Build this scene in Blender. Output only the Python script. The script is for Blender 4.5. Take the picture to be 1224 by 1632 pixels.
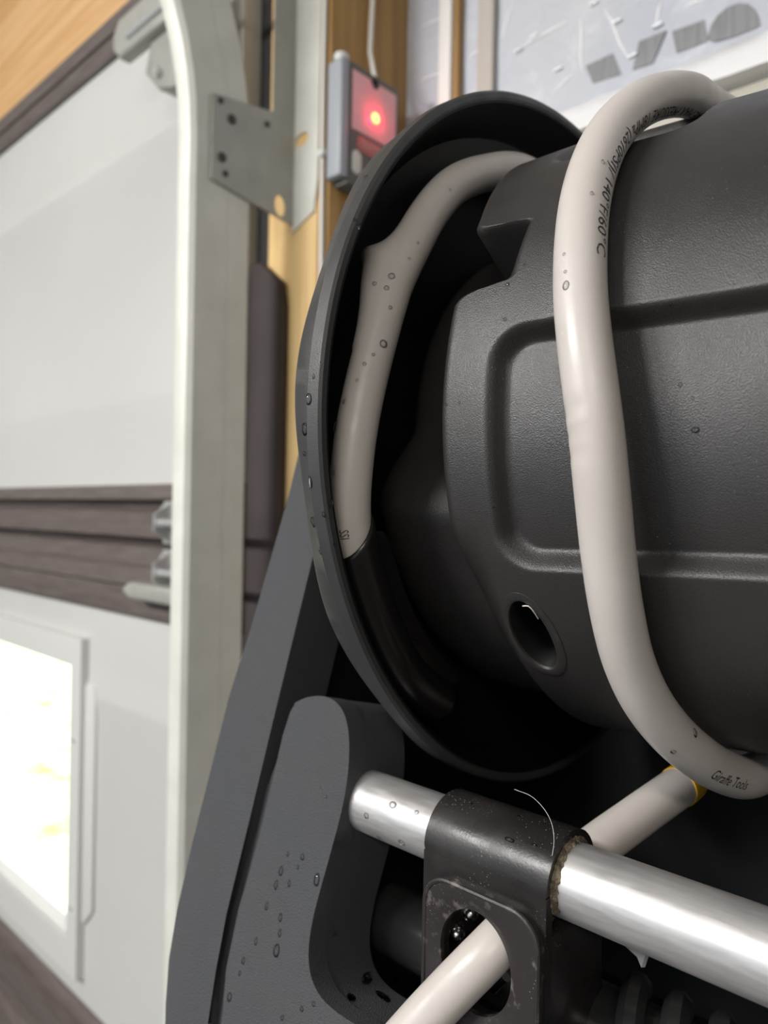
import bpy, bmesh, math, random
from mathutils import Vector, Matrix
from math import sin, cos, radians, pi, sqrt, atan2, hypot, exp
random.seed(7)
for o in list(bpy.data.objects): bpy.data.objects.remove(o)
S = bpy.context.scene
COL = S.collection

# ------------------------------------------------------------------ camera
CH = 1.45                      # eye height; the reel and walls are measured from the eye
F_PX, ROLL, YAW = 1180.0, radians(1.0), radians(47.0)
EYE = Vector((0, 0, CH))
FWD = Vector((-cos(YAW), sin(YAW), 0)); RGT = Vector((sin(YAW), cos(YAW), 0)); UP = Vector((0, 0, 1))
R_ = RGT*cos(ROLL) + UP*sin(ROLL); U_ = UP*cos(ROLL) - RGT*sin(ROLL)
cd = bpy.data.cameras.new('camera'); cam = bpy.data.objects.new('camera', cd); COL.objects.link(cam)
cam.matrix_world = Matrix(((R_.x, U_.x, -FWD.x, 0), (R_.y, U_.y, -FWD.y, 0), (R_.z, U_.z, -FWD.z, CH), (0, 0, 0, 1)))
cd.sensor_fit = 'VERTICAL'; cd.sensor_height = 8.0; cd.lens = F_PX/1632*8.0
cd.clip_start = 0.01; cd.clip_end = 200
cd.dof.use_dof = True; cd.dof.focus_distance = 0.285; cd.dof.aperture_fstop = 1.9
S.camera = cam

# ------------------------------------------------------------------ world, sun, lamps, exposure
w = bpy.data.worlds.new('world'); S.world = w; w.use_nodes = True
bg = w.node_tree.nodes['Background']; bg.inputs[0].default_value = (0.80, 0.90, 1.0, 1); bg.inputs[1].default_value = 0.75
def lamp(name, kind, loc, rot, energy, color, size=None, size_y=None, angle=None):
    l = bpy.data.lights.new(name, kind); l.energy = energy; l.color = color
    if size: l.shape = 'RECTANGLE'; l.size = size; l.size_y = size_y or size
    if angle: l.angle = angle
    o = bpy.data.objects.new(name, l); COL.objects.link(o); o.location = loc; o.rotation_euler = rot
    return o
lamp('sun', 'SUN', (0, 6, 8), (radians(-38), radians(12), 0), 11.0, (1, 0.96, 0.88), angle=radians(1))
lamp('unseen_overhead_light', 'AREA', (-1.1, -1.7, CH+1.08), (radians(32), 0, 0), 85, (1, 0.98, 0.96), 1.2, 0.25)  # unseen stand-in for room light from above; no fixture
lamp('unseen_overhead_light_2', 'AREA', (1.0, -1.5, CH+1.08), (radians(30), 0, 0), 18, (1, .93, .85), 1.2, 0.25)  # unseen fill, added to brighten faces turned right and the wall sheet
S.view_settings.view_transform = 'Standard'; S.view_settings.look = 'None'
S.view_settings.gamma = 1; S.view_settings.use_curve_mapping = False
S.view_settings.exposure = 0.30

# ------------------------------------------------------------------ helpers
def ray(px, py):
    dx, dy = (px-612)/F_PX, (py-816)/F_PX
    return FWD + R_*dx - U_*dy
def onX(px, py, X): r = ray(px, py); return r*(X/r.x)          # eye-relative point of a sight line on a plane
def onY(px, py, Y): r = ray(px, py); return r*(Y/r.y)
AY, AZ = .3873, .0408                                          # drum axis (runs along X), eye-relative
def pol(phi, r, X):                                            # phi 0 faces the front (-Y), 90 up
    a = radians(phi); return Vector((X, AY - r*cos(a), AZ + r*sin(a)))
OFF = Vector((0, 0, CH))

def tag(o, label=None, cat=None, group=None, kind=None):
    if label: o['label'] = label
    if cat: o['category'] = cat
    if group: o['group'] = group
    if kind: o['kind'] = kind
    return o
def link(name, me, mat, parent=None, smooth=True, angle=40, rel=True):
    o = bpy.data.objects.new(name, me); COL.objects.link(o)
    if mat: me.materials.append(mat)
    if smooth:
        me.polygons.foreach_set('use_smooth', [True]*len(me.polygons))
        try: me.set_sharp_from_angle(angle=radians(angle))
        except Exception: pass
    if rel: 
        for v in me.vertices: v.co.z += CH
    if parent:
        o.parent = parent; o.matrix_parent_inverse = Matrix.Translation(-parent.location)
    return o
def empty(name, loc):
    o = bpy.data.objects.new(name, None); COL.objects.link(o); o.empty_display_size = .02
    o.location = Vector(loc) + OFF; return o
class MB:
    def __init__(s): s.bm = bmesh.new()
    def vf(s, vs, fs):
        v = [s.bm.verts.new(p) for p in vs]
        for f in fs:
            try: s.bm.faces.new([v[i] for i in f])
            except ValueError: pass
        return v
    def box(s, a, b, bev=0.0, seg=2):
        x0, y0, z0 = a; x1, y1, z1 = b
        v = s.vf([(x0,y0,z0),(x1,y0,z0),(x1,y1,z0),(x0,y1,z0),(x0,y0,z1),(x1,y0,z1),(x1,y1,z1),(x0,y1,z1)],
                 [(0,3,2,1),(4,5,6,7),(0,1,5,4),(1,2,6,5),(2,3,7,6),(3,0,4,7)])
        if bev:
            es = {e for q in v for e in q.link_edges}
            bmesh.ops.bevel(s.bm, geom=list(es), offset=bev, segments=seg, affect='EDGES', profile=.5)
        return s
    def prism(s, pts, d, bev=0.0, seg=2, bev_back=True):       # extrude a planar polygon by vector d
        d = Vector(d); n = len(pts); pts = [Vector(p) for p in pts]
        v = s.vf(pts + [p+d for p in pts], [tuple(range(n))[::-1], tuple(range(n, 2*n))] + [(i, (i+1) % n, n+(i+1) % n, n+i) for i in range(n)])
        if bev:
            es = set()
            for i in range(n):
                for j in ((v[i], v[(i+1) % n]),) + (((v[n+i], v[n+(i+1) % n]),) if bev_back else ()):
                    e = s.bm.edges.get(j)
                    if e: es.add(e)
            bmesh.ops.bevel(s.bm, geom=list(es), offset=bev, segments=seg, affect='EDGES', profile=.5)
        return s
    def cyl(s, a, b, r, n=24, r2=None, bev=0):
        a, b = Vector(a), Vector(b); d = (b-a).normalized(); r2 = r if r2 is None else r2
        x = d.orthogonal().normalized(); y = d.cross(x)
        A = [a + (x*cos(2*pi*i/n) + y*sin(2*pi*i/n))*r for i in range(n)]
        B = [b + (x*cos(2*pi*i/n) + y*sin(2*pi*i/n))*r2 for i in range(n)]
        v = s.vf(A+B, [tuple(range(n))[::-1], tuple(range(n, 2*n))] + [(i, (i+1) % n, n+(i+1) % n, n+i) for i in range(n)])
        if bev:
            es = [s.bm.edges.get((v[k+i], v[k+(i+1) % n])) for k in (0, n) for i in range(n)]
            bmesh.ops.bevel(s.bm, geom=[e for e in es if e], offset=bev, segments=2, affect='EDGES', profile=.5)
        return s
    def ball(s, c, r, sc=(1, 1, 1), sub=2):
        m = Matrix.Translation(Vector(c)) @ Matrix.Diagonal((r*sc[0], r*sc[1], r*sc[2], 1))
        bmesh.ops.create_icosphere(s.bm, subdivisions=sub, radius=1, matrix=m); return s
    def lathe(s, prof, n=160, closed=True, fn=None):           # profile of (X, r) turned about the drum axis
        m = len(prof); V = []
        for i in range(n):
            phi = 360*i/n
            for (X, r) in prof:
                if fn: X, r = fn(X, r, phi)
                V.append(pol(phi, r, X))
        F = []
        for i in range(n):
            k = (i+1) % n
            for j in range(m if closed else m-1):
                l = (j+1) % m; F.append((i*m+j, i*m+l, k*m+l, k*m+j))
        s.vf(V, F); return s
    def tube(s, pts, rad, n=24, caps=True, disp=None):
        fr = frames(pts); V = []; m = len(pts)
        for i, (p, t, a, b) in enumerate(fr):
            r = rad(i) if callable(rad) else rad
            for k in range(n):
                u = 2*pi*k/n; d = a*cos(u) + b*sin(u)
                rr = r + (disp(i, d) if disp else 0)
                V.append(p + d*rr)
        F = [(i*n+k, i*n+(k+1) % n, (i+1)*n+(k+1) % n, (i+1)*n+k) for i in range(m-1) for k in range(n)]
        if caps: F += [tuple(range(n))[::-1], tuple(range((m-1)*n, m*n))]
        s.vf(V, F); return s
    def build(s, name, mat, parent=None, smooth=True, angle=40, rel=True, fix=True):
        if fix: bmesh.ops.recalc_face_normals(s.bm, faces=s.bm.faces[:])
        me = bpy.data.meshes.new(name); s.bm.to_mesh(me); s.bm.free()
        return link(name, me, mat, parent, smooth, angle, rel)
def frames(pts):
    out = []; a = None
    for i, p in enumerate(pts):
        t = (pts[min(i+1, len(pts)-1)] - pts[max(i-1, 0)]).normalized()
        if a is None: a = t.orthogonal().normalized()
        a = (a - t*a.dot(t)).normalized(); out.append((p, t, a, t.cross(a)))
    return out
def spline(P, step=.0025):
    P = [Vector(p) for p in P]; Q = [P[0]*2-P[1]] + P + [P[-1]*2-P[-2]]; out = []
    for i in range(1, len(Q)-2):
        p0, p1, p2, p3 = Q[i-1:i+3]
        t0 = 0; t1 = t0+sqrt((p1-p0).length)+1e-9; t2 = t1+sqrt((p2-p1).length)+1e-9; t3 = t2+sqrt((p3-p2).length)+1e-9
        n = max(2, int((p2-p1).length/step))
        for k in range(n):
            t = t1+(t2-t1)*k/n
            A1 = p0*((t1-t)/(t1-t0))+p1*((t-t0)/(t1-t0)); A2 = p1*((t2-t)/(t2-t1))+p2*((t-t1)/(t2-t1)); A3 = p2*((t3-t)/(t3-t2))+p3*((t-t2)/(t3-t2))
            B1 = A1*((t2-t)/(t2-t0))+A2*((t-t0)/(t2-t0)); B2 = A2*((t3-t)/(t3-t1))+A3*((t-t1)/(t3-t1))
            out.append(B1*((t2-t)/(t2-t1))+B2*((t-t1)/(t2-t1)))
    out.append(P[-1]); return out
def rrect(x0, x1, z0, z1, r, n=8):                             # rounded rectangle outline, counter-clockwise
    o = []
    for cx, cz, a0 in ((x1-r, z1-r, 0), (x0+r, z1-r, 90), (x0+r, z0+r, 180), (x1-r, z0+r, 270)):
        for k in range(n+1):
            a = radians(a0+90*k/n); o.append((cx+r*cos(a), cz+r*sin(a)))
    return o
def sstep(e0, e1, x):
    t = min(1, max(0, (x-e0)/(e1-e0))); return t*t*(3-2*t)
def interp(x, tab):
    if x <= tab[0][0]: return tab[0][1]
    for (a, b), (c, d) in zip(tab, tab[1:]):
        if x <= c: return b+(d-b)*(x-a)/(c-a)
    return tab[-1][1]

# ------------------------------------------------------------------ materials
def mat(name, col, rough=.5, metal=0.0, spec=.5, noise=None, bump=None, rough_var=None, trans=0, ior=1.5, emit=None, stretch=None, spots=None, sss=0, coat=0):
    m = bpy.data.materials.new(name); m.use_nodes = True; nt = m.node_tree; N = nt.nodes; L = nt.links
    b = N['Principled BSDF']; I = b.inputs
    I['Base Color'].default_value = (*col, 1); I['Roughness'].default_value = rough; I['Metallic'].default_value = metal
    I['Specular IOR Level'].default_value = spec; I['IOR'].default_value = ior; I['Transmission Weight'].default_value = trans
    if sss: I['Subsurface Weight'].default_value = sss; I['Subsurface Radius'].default_value = (.004, .0035, .003)
    if coat: I['Coat Weight'].default_value = coat; I['Coat Roughness'].default_value = .15
    if emit: I['Emission Color'].default_value = (*emit[0], 1); I['Emission Strength'].default_value = emit[1]
    tc = N.new('ShaderNodeTexCoord'); src = tc.outputs['Object']
    if stretch:
        mp = N.new('ShaderNodeMapping'); mp.inputs['Scale'].default_value = stretch; L.new(src, mp.inputs[0]); src = mp.outputs[0]
    colsock = None
    if noise:                                                  # (scale, second colour, low, high)
        n = N.new('ShaderNodeTexNoise'); n.inputs['Scale'].default_value = noise[0]; n.inputs['Detail'].default_value = 6; L.new(src, n.inputs[0])
        r = N.new('ShaderNodeMapRange'); r.inputs[1].default_value = noise[2]; r.inputs[2].default_value = noise[3]; L.new(n.outputs[0], r.inputs[0])
        x = N.new('ShaderNodeMix'); x.data_type = 'RGBA'; x.inputs[6].default_value = (*col, 1); x.inputs[7].default_value = (*noise[1], 1)
        L.new(r.outputs[0], x.inputs[0]); L.new(x.outputs[2], I['Base Color']); colsock = x.outputs[2]
    if spots:                                                  # (scale, radius, colour): specks of dust or lime
        v = N.new('ShaderNodeTexVoronoi'); v.inputs['Scale'].default_value = spots[0]; L.new(tc.outputs['Object'], v.inputs[0])
        r = N.new('ShaderNodeMapRange'); r.inputs[1].default_value = spots[1]; r.inputs[2].default_value = spots[1]*.6; L.new(v.outputs[0], r.inputs[0])
        pn = N.new('ShaderNodeTexNoise'); pn.inputs['Scale'].default_value = spots[3]; pn.inputs['Detail'].default_value = 4; L.new(tc.outputs['Object'], pn.inputs[0])
        pr = N.new('ShaderNodeMapRange'); pr.inputs[1].default_value = .52; pr.inputs[2].default_value = .62; L.new(pn.outputs[0], pr.inputs[0])
        mu = N.new('ShaderNodeMath'); mu.operation = 'MULTIPLY'; L.new(r.outputs[0], mu.inputs[0]); L.new(pr.outputs[0], mu.inputs[1])
        x = N.new('ShaderNodeMix'); x.data_type = 'RGBA'; x.inputs[6].default_value = (*col, 1); x.inputs[7].default_value = (*spots[2], 1)
        if colsock: L.new(colsock, x.inputs[6])
        L.new(mu.outputs[0], x.inputs[0]); L.new(x.outputs[2], I['Base Color'])
    if rough_var:                                              # (scale, low, high)
        n = N.new('ShaderNodeTexNoise'); n.inputs['Scale'].default_value = rough_var[0]; n.inputs['Detail'].default_value = 5; L.new(src, n.inputs[0])
        r = N.new('ShaderNodeMapRange'); r.inputs[1].default_value = .35; r.inputs[2].default_value = .65
        r.inputs[3].default_value = rough_var[1]; r.inputs[4].default_value = rough_var[2]; L.new(n.outputs[0], r.inputs[0]); L.new(r.outputs[0], I['Roughness'])
    if bump:                                                   # (scale, strength, distance)
        n = N.new('ShaderNodeTexNoise'); n.inputs['Scale'].default_value = bump[0]; n.inputs['Detail'].default_value = 3; L.new(src, n.inputs[0])
        bp = N.new('ShaderNodeBump'); bp.inputs['Strength'].default_value = bump[1]; bp.inputs['Distance'].default_value = bump[2]
        L.new(n.outputs[0], bp.inputs['Height']); L.new(bp.outputs[0], I['Normal'])
    return m
PL = (.030, .029, .029)
M = {
 'drum': mat('drum_plastic', (.024, .0222, .0215), .46, spec=.65, noise=(9, (.033, .0305, .0295), .35, .7), bump=(2200, .40, .0006), rough_var=(30, .31, .43), spots=(420, .09, (.25, .25, .24), 25)),
 'flange': mat('flange_plastic', (.038, .038, .039), .42, bump=(1800, .22, .0005), noise=(14, (.052, .052, .053), .4, .75), rough_var=(60, .34, .5)),
 'dish': mat('recess_shade_black', (.004, .004, .004), .5, spec=.25),
 'frame': mat('frame_plastic', (.060, .063, .070), .52, bump=(1700, .9, .0010), noise=(20, (.063, .063, .068), .4, .7)),
 'inner': mat('inner_black', (.006, .006, .006), .6),
 'gloss': mat('guide_black', (.016, .014, .014), .34, bump=(900, .12, .0005), noise=(16, (.030, .027, .026), .45, .7), rough_var=(50, .26, .45), spots=(700, .16, (.30, .28, .25), 45)),
 'cover': mat('cover_black', (.024, .020, .020), .45, bump=(900, .15, .0005), noise=(170, (.20, .185, .165), .58, .80), spots=(800, .14, (.4, .38, .35), 60)),
 'screw': mat('screw_black', (.022, .022, .022), .16),
 'sleeve': mat('sleeve_black', (.007, .006, .006), .30),
 'hose': mat('hose_grey', (.58, .54, .505), .40, noise=(18, (.53, .485, .445), .35, .7), bump=(260, .10, .0008), rough_var=(90, .30, .46), sss=.08),
 'ink': mat('black_ink', (.03, .03, .03), .6),
 'yellow': mat('yellow_plastic', (.75, .42, .02), .4),
 'alu': mat('aluminium', (.60, .59, .585), .45, metal=.7, noise=(10, (.50, .49, .485), .35, .7), rough_var=(24, .36, .52), stretch=(3, 22, 22), bump=(30, .04, .0006)),
 'steel': mat('steel_pin', (.75, .75, .74), .22, metal=1),
 'galv': mat('galvanised_steel', (.70, .70, .635), .55, metal=.1, noise=(24, (.63, .63, .565), .35, .7), rough_var=(16, .42, .6)),
 'bracket': mat('bracket_steel', (.42, .42, .38), .5, metal=.3, noise=(30, (.36, .36, .33), .35, .7)),
 'rivet': mat('dark_rivet', (.06, .06, .055), .6, metal=.3),
 'zinc': mat('zinc_bright', (.72, .74, .74), .35, metal=.7),
 'white': mat('door_white', (.56, .56, .54), .5, noise=(3, (.53, .53, .51), .3, .7), bump=(220, .05, .001)),
 'vinyl': mat('white_vinyl', (.62, .62, .60), .4),
 'brown': mat('door_brown', (.105, .084, .076), .55, noise=(14, (.16, .135, .125), .4, .65), stretch=(1, 30, 30), bump=(10, .25, .002)),
 'trimbrown': mat('strip_brown', (.045, .036, .036), .6, spec=.25, noise=(9, (.058, .047, .046), .4, .7)),
 'glass': mat('window_glass', (1, 1, 1), .02, trans=1, ior=1.05),
 'wood': mat('pine_stud', (.80, .57, .27), .6, noise=(5, (.64, .42, .17), .38, .66), stretch=(14, 14, .6), bump=(6, .1, .002)),
 'woodh': mat('pine_header', (.68, .43, .21), .6, noise=(5, (.56, .32, .13), .38, .66), stretch=(.6, 14, 14), bump=(6, .1, .002)),
 'wood2': mat('brown_and_shaded_stud', (.42, .25, .085), .6, noise=(5, (.30, .165, .05), .38, .66), stretch=(14, 14, .6), bump=(6, .1, .002)),  # brown strip's own tone; on the jamb side, shade put into the pine colour
 'rubber': mat('gap_black', (.012, .011, .010), .7),
 'console': mat('console_grey', (.33, .35, .38), .45),
 'consoled': mat('console_dark', (.12, .115, .105), .5),
 'lens': mat('red_lens', (.85, .42, .45), .35, coat=.3),
 'badge': mat('badge_red', (.45, .13, .12), .4),
 'badgetext': mat('badge_text', (.62, .45, .42), .5),
 'button': mat('button_grey', (.62, .61, .57), .5),
 'cord': mat('cord_white', (.72, .69, .63), .5),
 'poly': mat('clear_poly_sheet', (.54, .565, .625), .20, spec=.55, noise=(4, (.62, .63, .65), .35, .7), bump=(16, .3, .02), rough_var=(20, .12, .34)),
 'ink2': mat('grey_print', (.20, .20, .21), .4, noise=(50, (.25, .25, .26), .4, .6), stretch=(8, 1, .5)),
 'lath': mat('white_lath', (.80, .78, .74), .5),
 'batten': mat('wrapped_batten', (.96, .96, .96), .25, bump=(12, .3, .015), coat=.5),
 'beige': mat('beige_board', (.55, .52, .45), .6, noise=(10, (.48, .45, .38), .4, .6), stretch=(1, 20, 20)),
 'tape': mat('tan_stud', (.50, .46, .41), .5),
 'concrete': mat('concrete', (.13, .12, .11), .8, noise=(6, (.09, .085, .08), .3, .7)),
 'ceil': mat('ceiling_board', (.55, .50, .44), .8),
 'wall': mat('wall_board', (.50, .46, .40), .8),
 'lawn': mat('lawn', (.22, .44, .10), .8, noise=(5, (.56, .66, .44), .30, .52)),
 'water': mat('water', (1, 1, 1), .0, trans=1, ior=1.33, spec=.5),
 'fibre': mat('pale_fibre', (.75, .70, .62), .6),
 'orange': mat('orange_plastic', (.55, .10, .02), .5),
 'paper': mat('paper_scrap', (.30, .30, .29), .6),
 'dirt': mat('grit', (.22, .18, .12), .9, noise=(300, (.08, .06, .04), .4, .6), bump=(500, 1, .002)),
}

# ================================================================== the setting
YJ, YI, YD = .594, .734, .57          # jamb face, plastic sheet, door face
FL, CE = -CH, 1.12                    # floor and ceiling, eye-relative
m = M['water']; nt = m.node_tree; nt.nodes.clear()
o_ = nt.nodes.new('ShaderNodeOutputMaterial'); mx = nt.nodes.new('ShaderNodeMixShader'); tr_ = nt.nodes.new('ShaderNodeBsdfTransparent'); gl_ = nt.nodes.new('ShaderNodeBsdfGlossy'); fr0 = nt.nodes.new('ShaderNodeFresnel')
fr0.inputs[0].default_value = 1.45; gl_.inputs['Roughness'].default_value = .03; tr_.inputs[0].default_value = (.88, .88, .88, 1)
nt.links.new(fr0.outputs[0], mx.inputs[0]); nt.links.new(tr_.outputs[0], mx.inputs[1]); nt.links.new(gl_.outputs[0], mx.inputs[2]); nt.links.new(mx.outputs[0], o_.inputs[0])
def struct(o): o['kind'] = 'structure'; return o
struct(MB().box((-4.6, -4.2, FL-.1), (3.2, YI+.2, FL)).build('floor', M['concrete'], smooth=False))
struct(MB().box((-4.6, -4.2, CE), (3.2, YI+.2, CE+.12)).build('ceiling', M['ceil'], smooth=False))
struct(MB().box((-4.7, -4.2, FL), (-4.6, YI+.2, CE)).build('wall_left', M['wall'], smooth=False))
struct(MB().box((3.2, -4.2, FL), (3.3, YI+.2, CE)).build('wall_right', M['wall'], smooth=False))
wf = MB(); wf.box((-.66, YI+.012, FL), (3.2, YI+.10, CE)); wf.box((-4.6, YI+.012, .86), (-.66, YI+.10, CE)); wf.box((-4.6, YI+.012, FL), (-3.7, YI+.10, .86))
struct(wf.build('wall_front', M['wall'], smooth=False))
struct(MB().box((-30, YI+.3, FL-.25), (20, 40, FL-.15)).build('lawn_outside', M['lawn'], smooth=False))
# wooden jamb and header around the garage door
struct(MB().box((-.768, YJ, FL), (-.672, YI+.01, CE), .003).build('trim_1', M['wood']))
struct(MB().box((-.671, YJ+.001, FL), (-.654, YI+.01, CE), .003).build('trim_10', M['wood2']))  # same wood as the jamb; the side face's shade is in its darker colour
struct(MB().box((-4.5, YJ, .79), (-.80, YI+.01, CE), .003).build('trim_2', M['woodh']))
struct(MB().box((-.800, YJ+.004, FL), (-.768, YI, CE)).build('trim_3', M['rubber'], smooth=False))  # no rubber here: the gap's darkness put in as a black strip

# dark brown strip with a cut corner on the jamb beside the track
bs = MB().prism([(-.784, .578, FL), (-.722, .578, FL), (-.7215, .578, .255), (-.7275, .578, .285), (-.764, .578, .315), (-.784, .578, .315)], (0, .015, 0), .002)
struct(bs.build('trim_4', M['trimbrown']))

# ---- the garage door
door = empty('door_1', (-2.2, YD, FL)); struct(door)
def dslab(name, prof, x0, x1, m, parent=door):
    return MB().prism([(x0, y, z) for y, z in prof], (x1-x0, 0, 0)).build(name, m, parent, angle=50)
DX0, DX1 = -3.65, -.795
def dpanel(z0, z1, creases):
    p = [(YD+.045, z0), (YD, z0)]
    for zc, am in creases:
        p += [(YD, zc-.022), (YD-am, zc-.004), (YD-am, zc+.004), (YD, zc+.030)]
    p += [(YD, z1), (YD+.045, z1)]
    return p
dslab('panel', dpanel(.035, .722, ((.165, .0025), (.545, .014))), DX0, DX1, M['white'])
dslab('rail', [(YD+.05, .722), (YD-.008, .722), (YD-.012, .728), (YD-.012, .748), (YD+.004, .751), (YD+.004, .754), (YD-.010, .758), (YD-.010, .786), (YD+.05, .786)], DX0, DX1, M['brown'])
def rail(z1, h):
    s = h/.20; p = []
    for y, z in [(.045, -.2), (-.006, -.2), (-.012, -.19), (-.012, -.155), (-.020, -.15), (-.020, -.125), (-.006, -.118), (-.006, -.094), (.012, -.090), (.012, -.084), (-.012, -.078), (-.016, -.04), (.012, -.034), (.012, -.026), (-.010, -.022), (-.010, -.004), (-.006, 0), (.045, 0)]:
        p.append((YD+y, z1+z*s))
    return p
dslab('rail', rail(.035, .200), DX0, DX1, M['brown'])
# lower section with its window: four boards around the opening
WX0, WX1, WZ0, WZ1 = -2.15, -1.235, -.730, -.268
dslab('panel', dpanel(-.252, -.165, ()), DX0, DX1, M['white'])
dslab('panel', dpanel(-.825, -.745, ()), DX0, DX1, M['white'])
dslab('panel', dpanel(-.745, -.252, ((-.310, .004),)), -1.215, DX1, M['white'])
dslab('panel', dpanel(-.745, -.252, ()), DX0, -2.165, M['white'])
dslab('rail', rail(-.825, .230), DX0, DX1, M['brown'])
dslab('panel', dpanel(FL+.02, -1.055, ((-1.2, .004),)), DX0, DX1, M['white'])
# window frame: ring with four screws, a clipped side tab and the pane
wfm = MB()
fo = [(-2.19, -.785), (-1.197, -.785), (-1.197, -.219), (-2.19, -.219)]; fi = [(WX0, WZ0), (WX1, WZ0), (WX1, WZ1), (WX0, WZ1)]
for i in range(4):
    j = (i+1) % 4
    wfm.prism([(fo[i][0], YD-.014, fo[i][1]), (fo[j][0], YD-.014, fo[j][1]), (fi[j][0], YD-.014, fi[j][1]), (fi[i][0], YD-.014, fi[i][1])], (0, .05, 0))
win = wfm.build('window_frame', M['vinyl'], door, angle=30)
for z in (-.39, -.67):
    MB().cyl((-1.216, YD-.0165, z), (-1.216, YD-.013, z), .004, 12).build('screw', M['zinc'], win)
MB().prism([(-1.198, YD-.006, -.295), (-1.166, YD-.006, -.295), (-1.162, YD-.006, -.31), (-1.162, YD-.006, -.66), (-1.190, YD-.006, -.69), (-1.198, YD-.006, -.69)], (0, .02, 0), .002).build('side_tab', M['vinyl'], win)
MB().box((WX0, YD+.012, WZ0), (WX1, YD+.016, WZ1)).build('pane', M['glass'], door, smooth=False)
MB().box((WX0, YD-.012, WZ0-.001), (WX1, YD+.014, WZ0+.010), .002).build('window_sill', M['vinyl'], win)
# roller brackets and reinforcing bar ends at the door edge
def hinge(zc, top=False):
    h = MB().box((-.935, YD-.022, zc-.030), (-.90, YD-.010, zc+.030), .002)
    h.prism([(-.912, YD-.05, zc-.012), (-.912, YD-.02, zc-.030), (-.912, YD-.02, zc+.030), (-.912, YD-.05, zc+.012)], (.003, 0, 0))
    hb = h.build('roller_bracket', M['zinc'], door, angle=30)
    MB().cyl((-.92, YD-.040, zc), (-.735, YD-.040, zc), .0055, 14).build('roller_shaft', M['zinc'], hb)
    MB().cyl((-.926, YD-.028, zc+.018), (-.926, YD-.020, zc+.018), .006, 6).build('bolt', M['zinc'], hb)
    MB().cyl((-.922, YD-.028, zc-.018), (-.922, YD-.020, zc-.018), .006, 6).build('bolt', M['zinc'], hb)
hinge(-.020); hinge(-.088)
def strut(x0, x1, zc, yy, h):
    pts = rrect(0, 1, -h/2, h/2, .0, 1)
    s = MB(); s.prism([(x0, yy, zc-h*.5), (x0-.018, yy, zc-h*.18), (x0-.018, yy, zc+h*.18), (x0, yy, zc+h*.5), (x1, yy, zc+h*.5), (x1, yy, zc-h*.5)], (0, .022, 0), .006, 3)
    return s.build('end_bar', M['bracket'], door, angle=35)
strut(-.985, -.80, -.118, YD-.046, .024)
strut(-.985, -.80, .655, YD-.075, .056)
tb = MB().prism([(-.90, YD-.062, .558), (-.86, YD-.062, .545), (-.80, YD-.062, .550), (-.80, YD-.062, .63), (-.92, YD-.062, .63), (-.935, YD-.062, .592)], (0, .04, 0), .004).build('roller_bracket', M['bracket'], door, angle=30)
MB().cyl((-.893, YD-.070, .576), (-.893, YD-.060, .576), .007, 6).build('bolt', M['zinc'], tb)
MB().cyl((-.955, YD-.075, .645), (-.735, YD-.075, .645), .006, 14).build('roller_shaft', M['zinc'], tb)

# ---- the door track: C channel, upright, then bent towards the room
TX = -.718
def track_path():
    P = []; z = FL
    while z < .42: P.append((.5285, z, 0.0)); z += .05
    R0 = .46
    for k in range(0, 19):
        a = radians(5*k); P.append((.5285-R0*(1-cos(a)), .42+R0*sin(a), a))
    P.append((-1.6, P[-1][1], radians(90)))
    return P
tsec = [(-.026, .000), (-.0265, .006), (-.022, .0025), (0, .0025), (.0, .028), (-.0012, .030), (0.0, .032), (0, .074), (-.004, .080), (-.012, .083), (-.024, .082), (-.027, .076), (-.025, .073), (-.022, .079), (-.012, .080), (-.005, .077), (-.0022, .072), (-.0022, .0), ]
tr = MB(); V = []; Fs = []; m = len(tsec); pth = track_path()
for (y, z, a) in pth:
    for (dx, d) in tsec: V.append((TX+dx, y-d*cos(a), z-d*sin(a)))
for i in range(len(pth)-1):
    for j in range(m): Fs.append((i*m+j, i*m+(j+1) % m, (i+1)*m+(j+1) % m, (i+1)*m+j))
Fs += [tuple(range(m)), tuple(range((len(pth)-1)*m, len(pth)*m))]
tr.vf(V, Fs)
track = tag(tr.build('door_track', M['galv'], angle=30), 'galvanised steel garage door track bending inward at the top', 'door track')
# flag bracket
fb = empty('track_bracket', (-.70, .585, .44)); tag(fb, 'grey steel jamb bracket bolted to the galvanised door track', 'bracket')
pl = MB()
def ring_plate(outer, cx, cy, rx, ry, n, to3, d):
    # plate with one hole: outer outline sampled by angle around the hole
    def hit(a):
        best = None; dx, dy = cos(a), sin(a)
        for (x0, y0), (x1, y1) in zip(outer, outer[1:]+outer[:1]):
            ex, ey = x1-x0, y1-y0; den = dx*ey-dy*ex
            if abs(den) < 1e-12: continue
            t = ((x0-cx)*ey-(y0-cy)*ex)/den; u = ((x0-cx)*dy-(y0-cy)*dx)/den
            if t > 0 and -1e-6 <= u <= 1+1e-6 and (best is None or t < best): best = t
        return (cx+dx*best, cy+dy*best)
    A = [2*pi*i/n for i in range(n)] + [atan2(y-cy, x-cx) % (2*pi) for x, y in outer]
    A = sorted(set(round(a, 6) for a in A)); n = len(A)
    O = [hit(a) for a in A]; H = []
    for a in A:
        r = 1/sqrt((cos(a)/rx)**2+(sin(a)/ry)**2); H.append((cx+cos(a)*r, cy+sin(a)*r))
    return O, H, n
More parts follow.
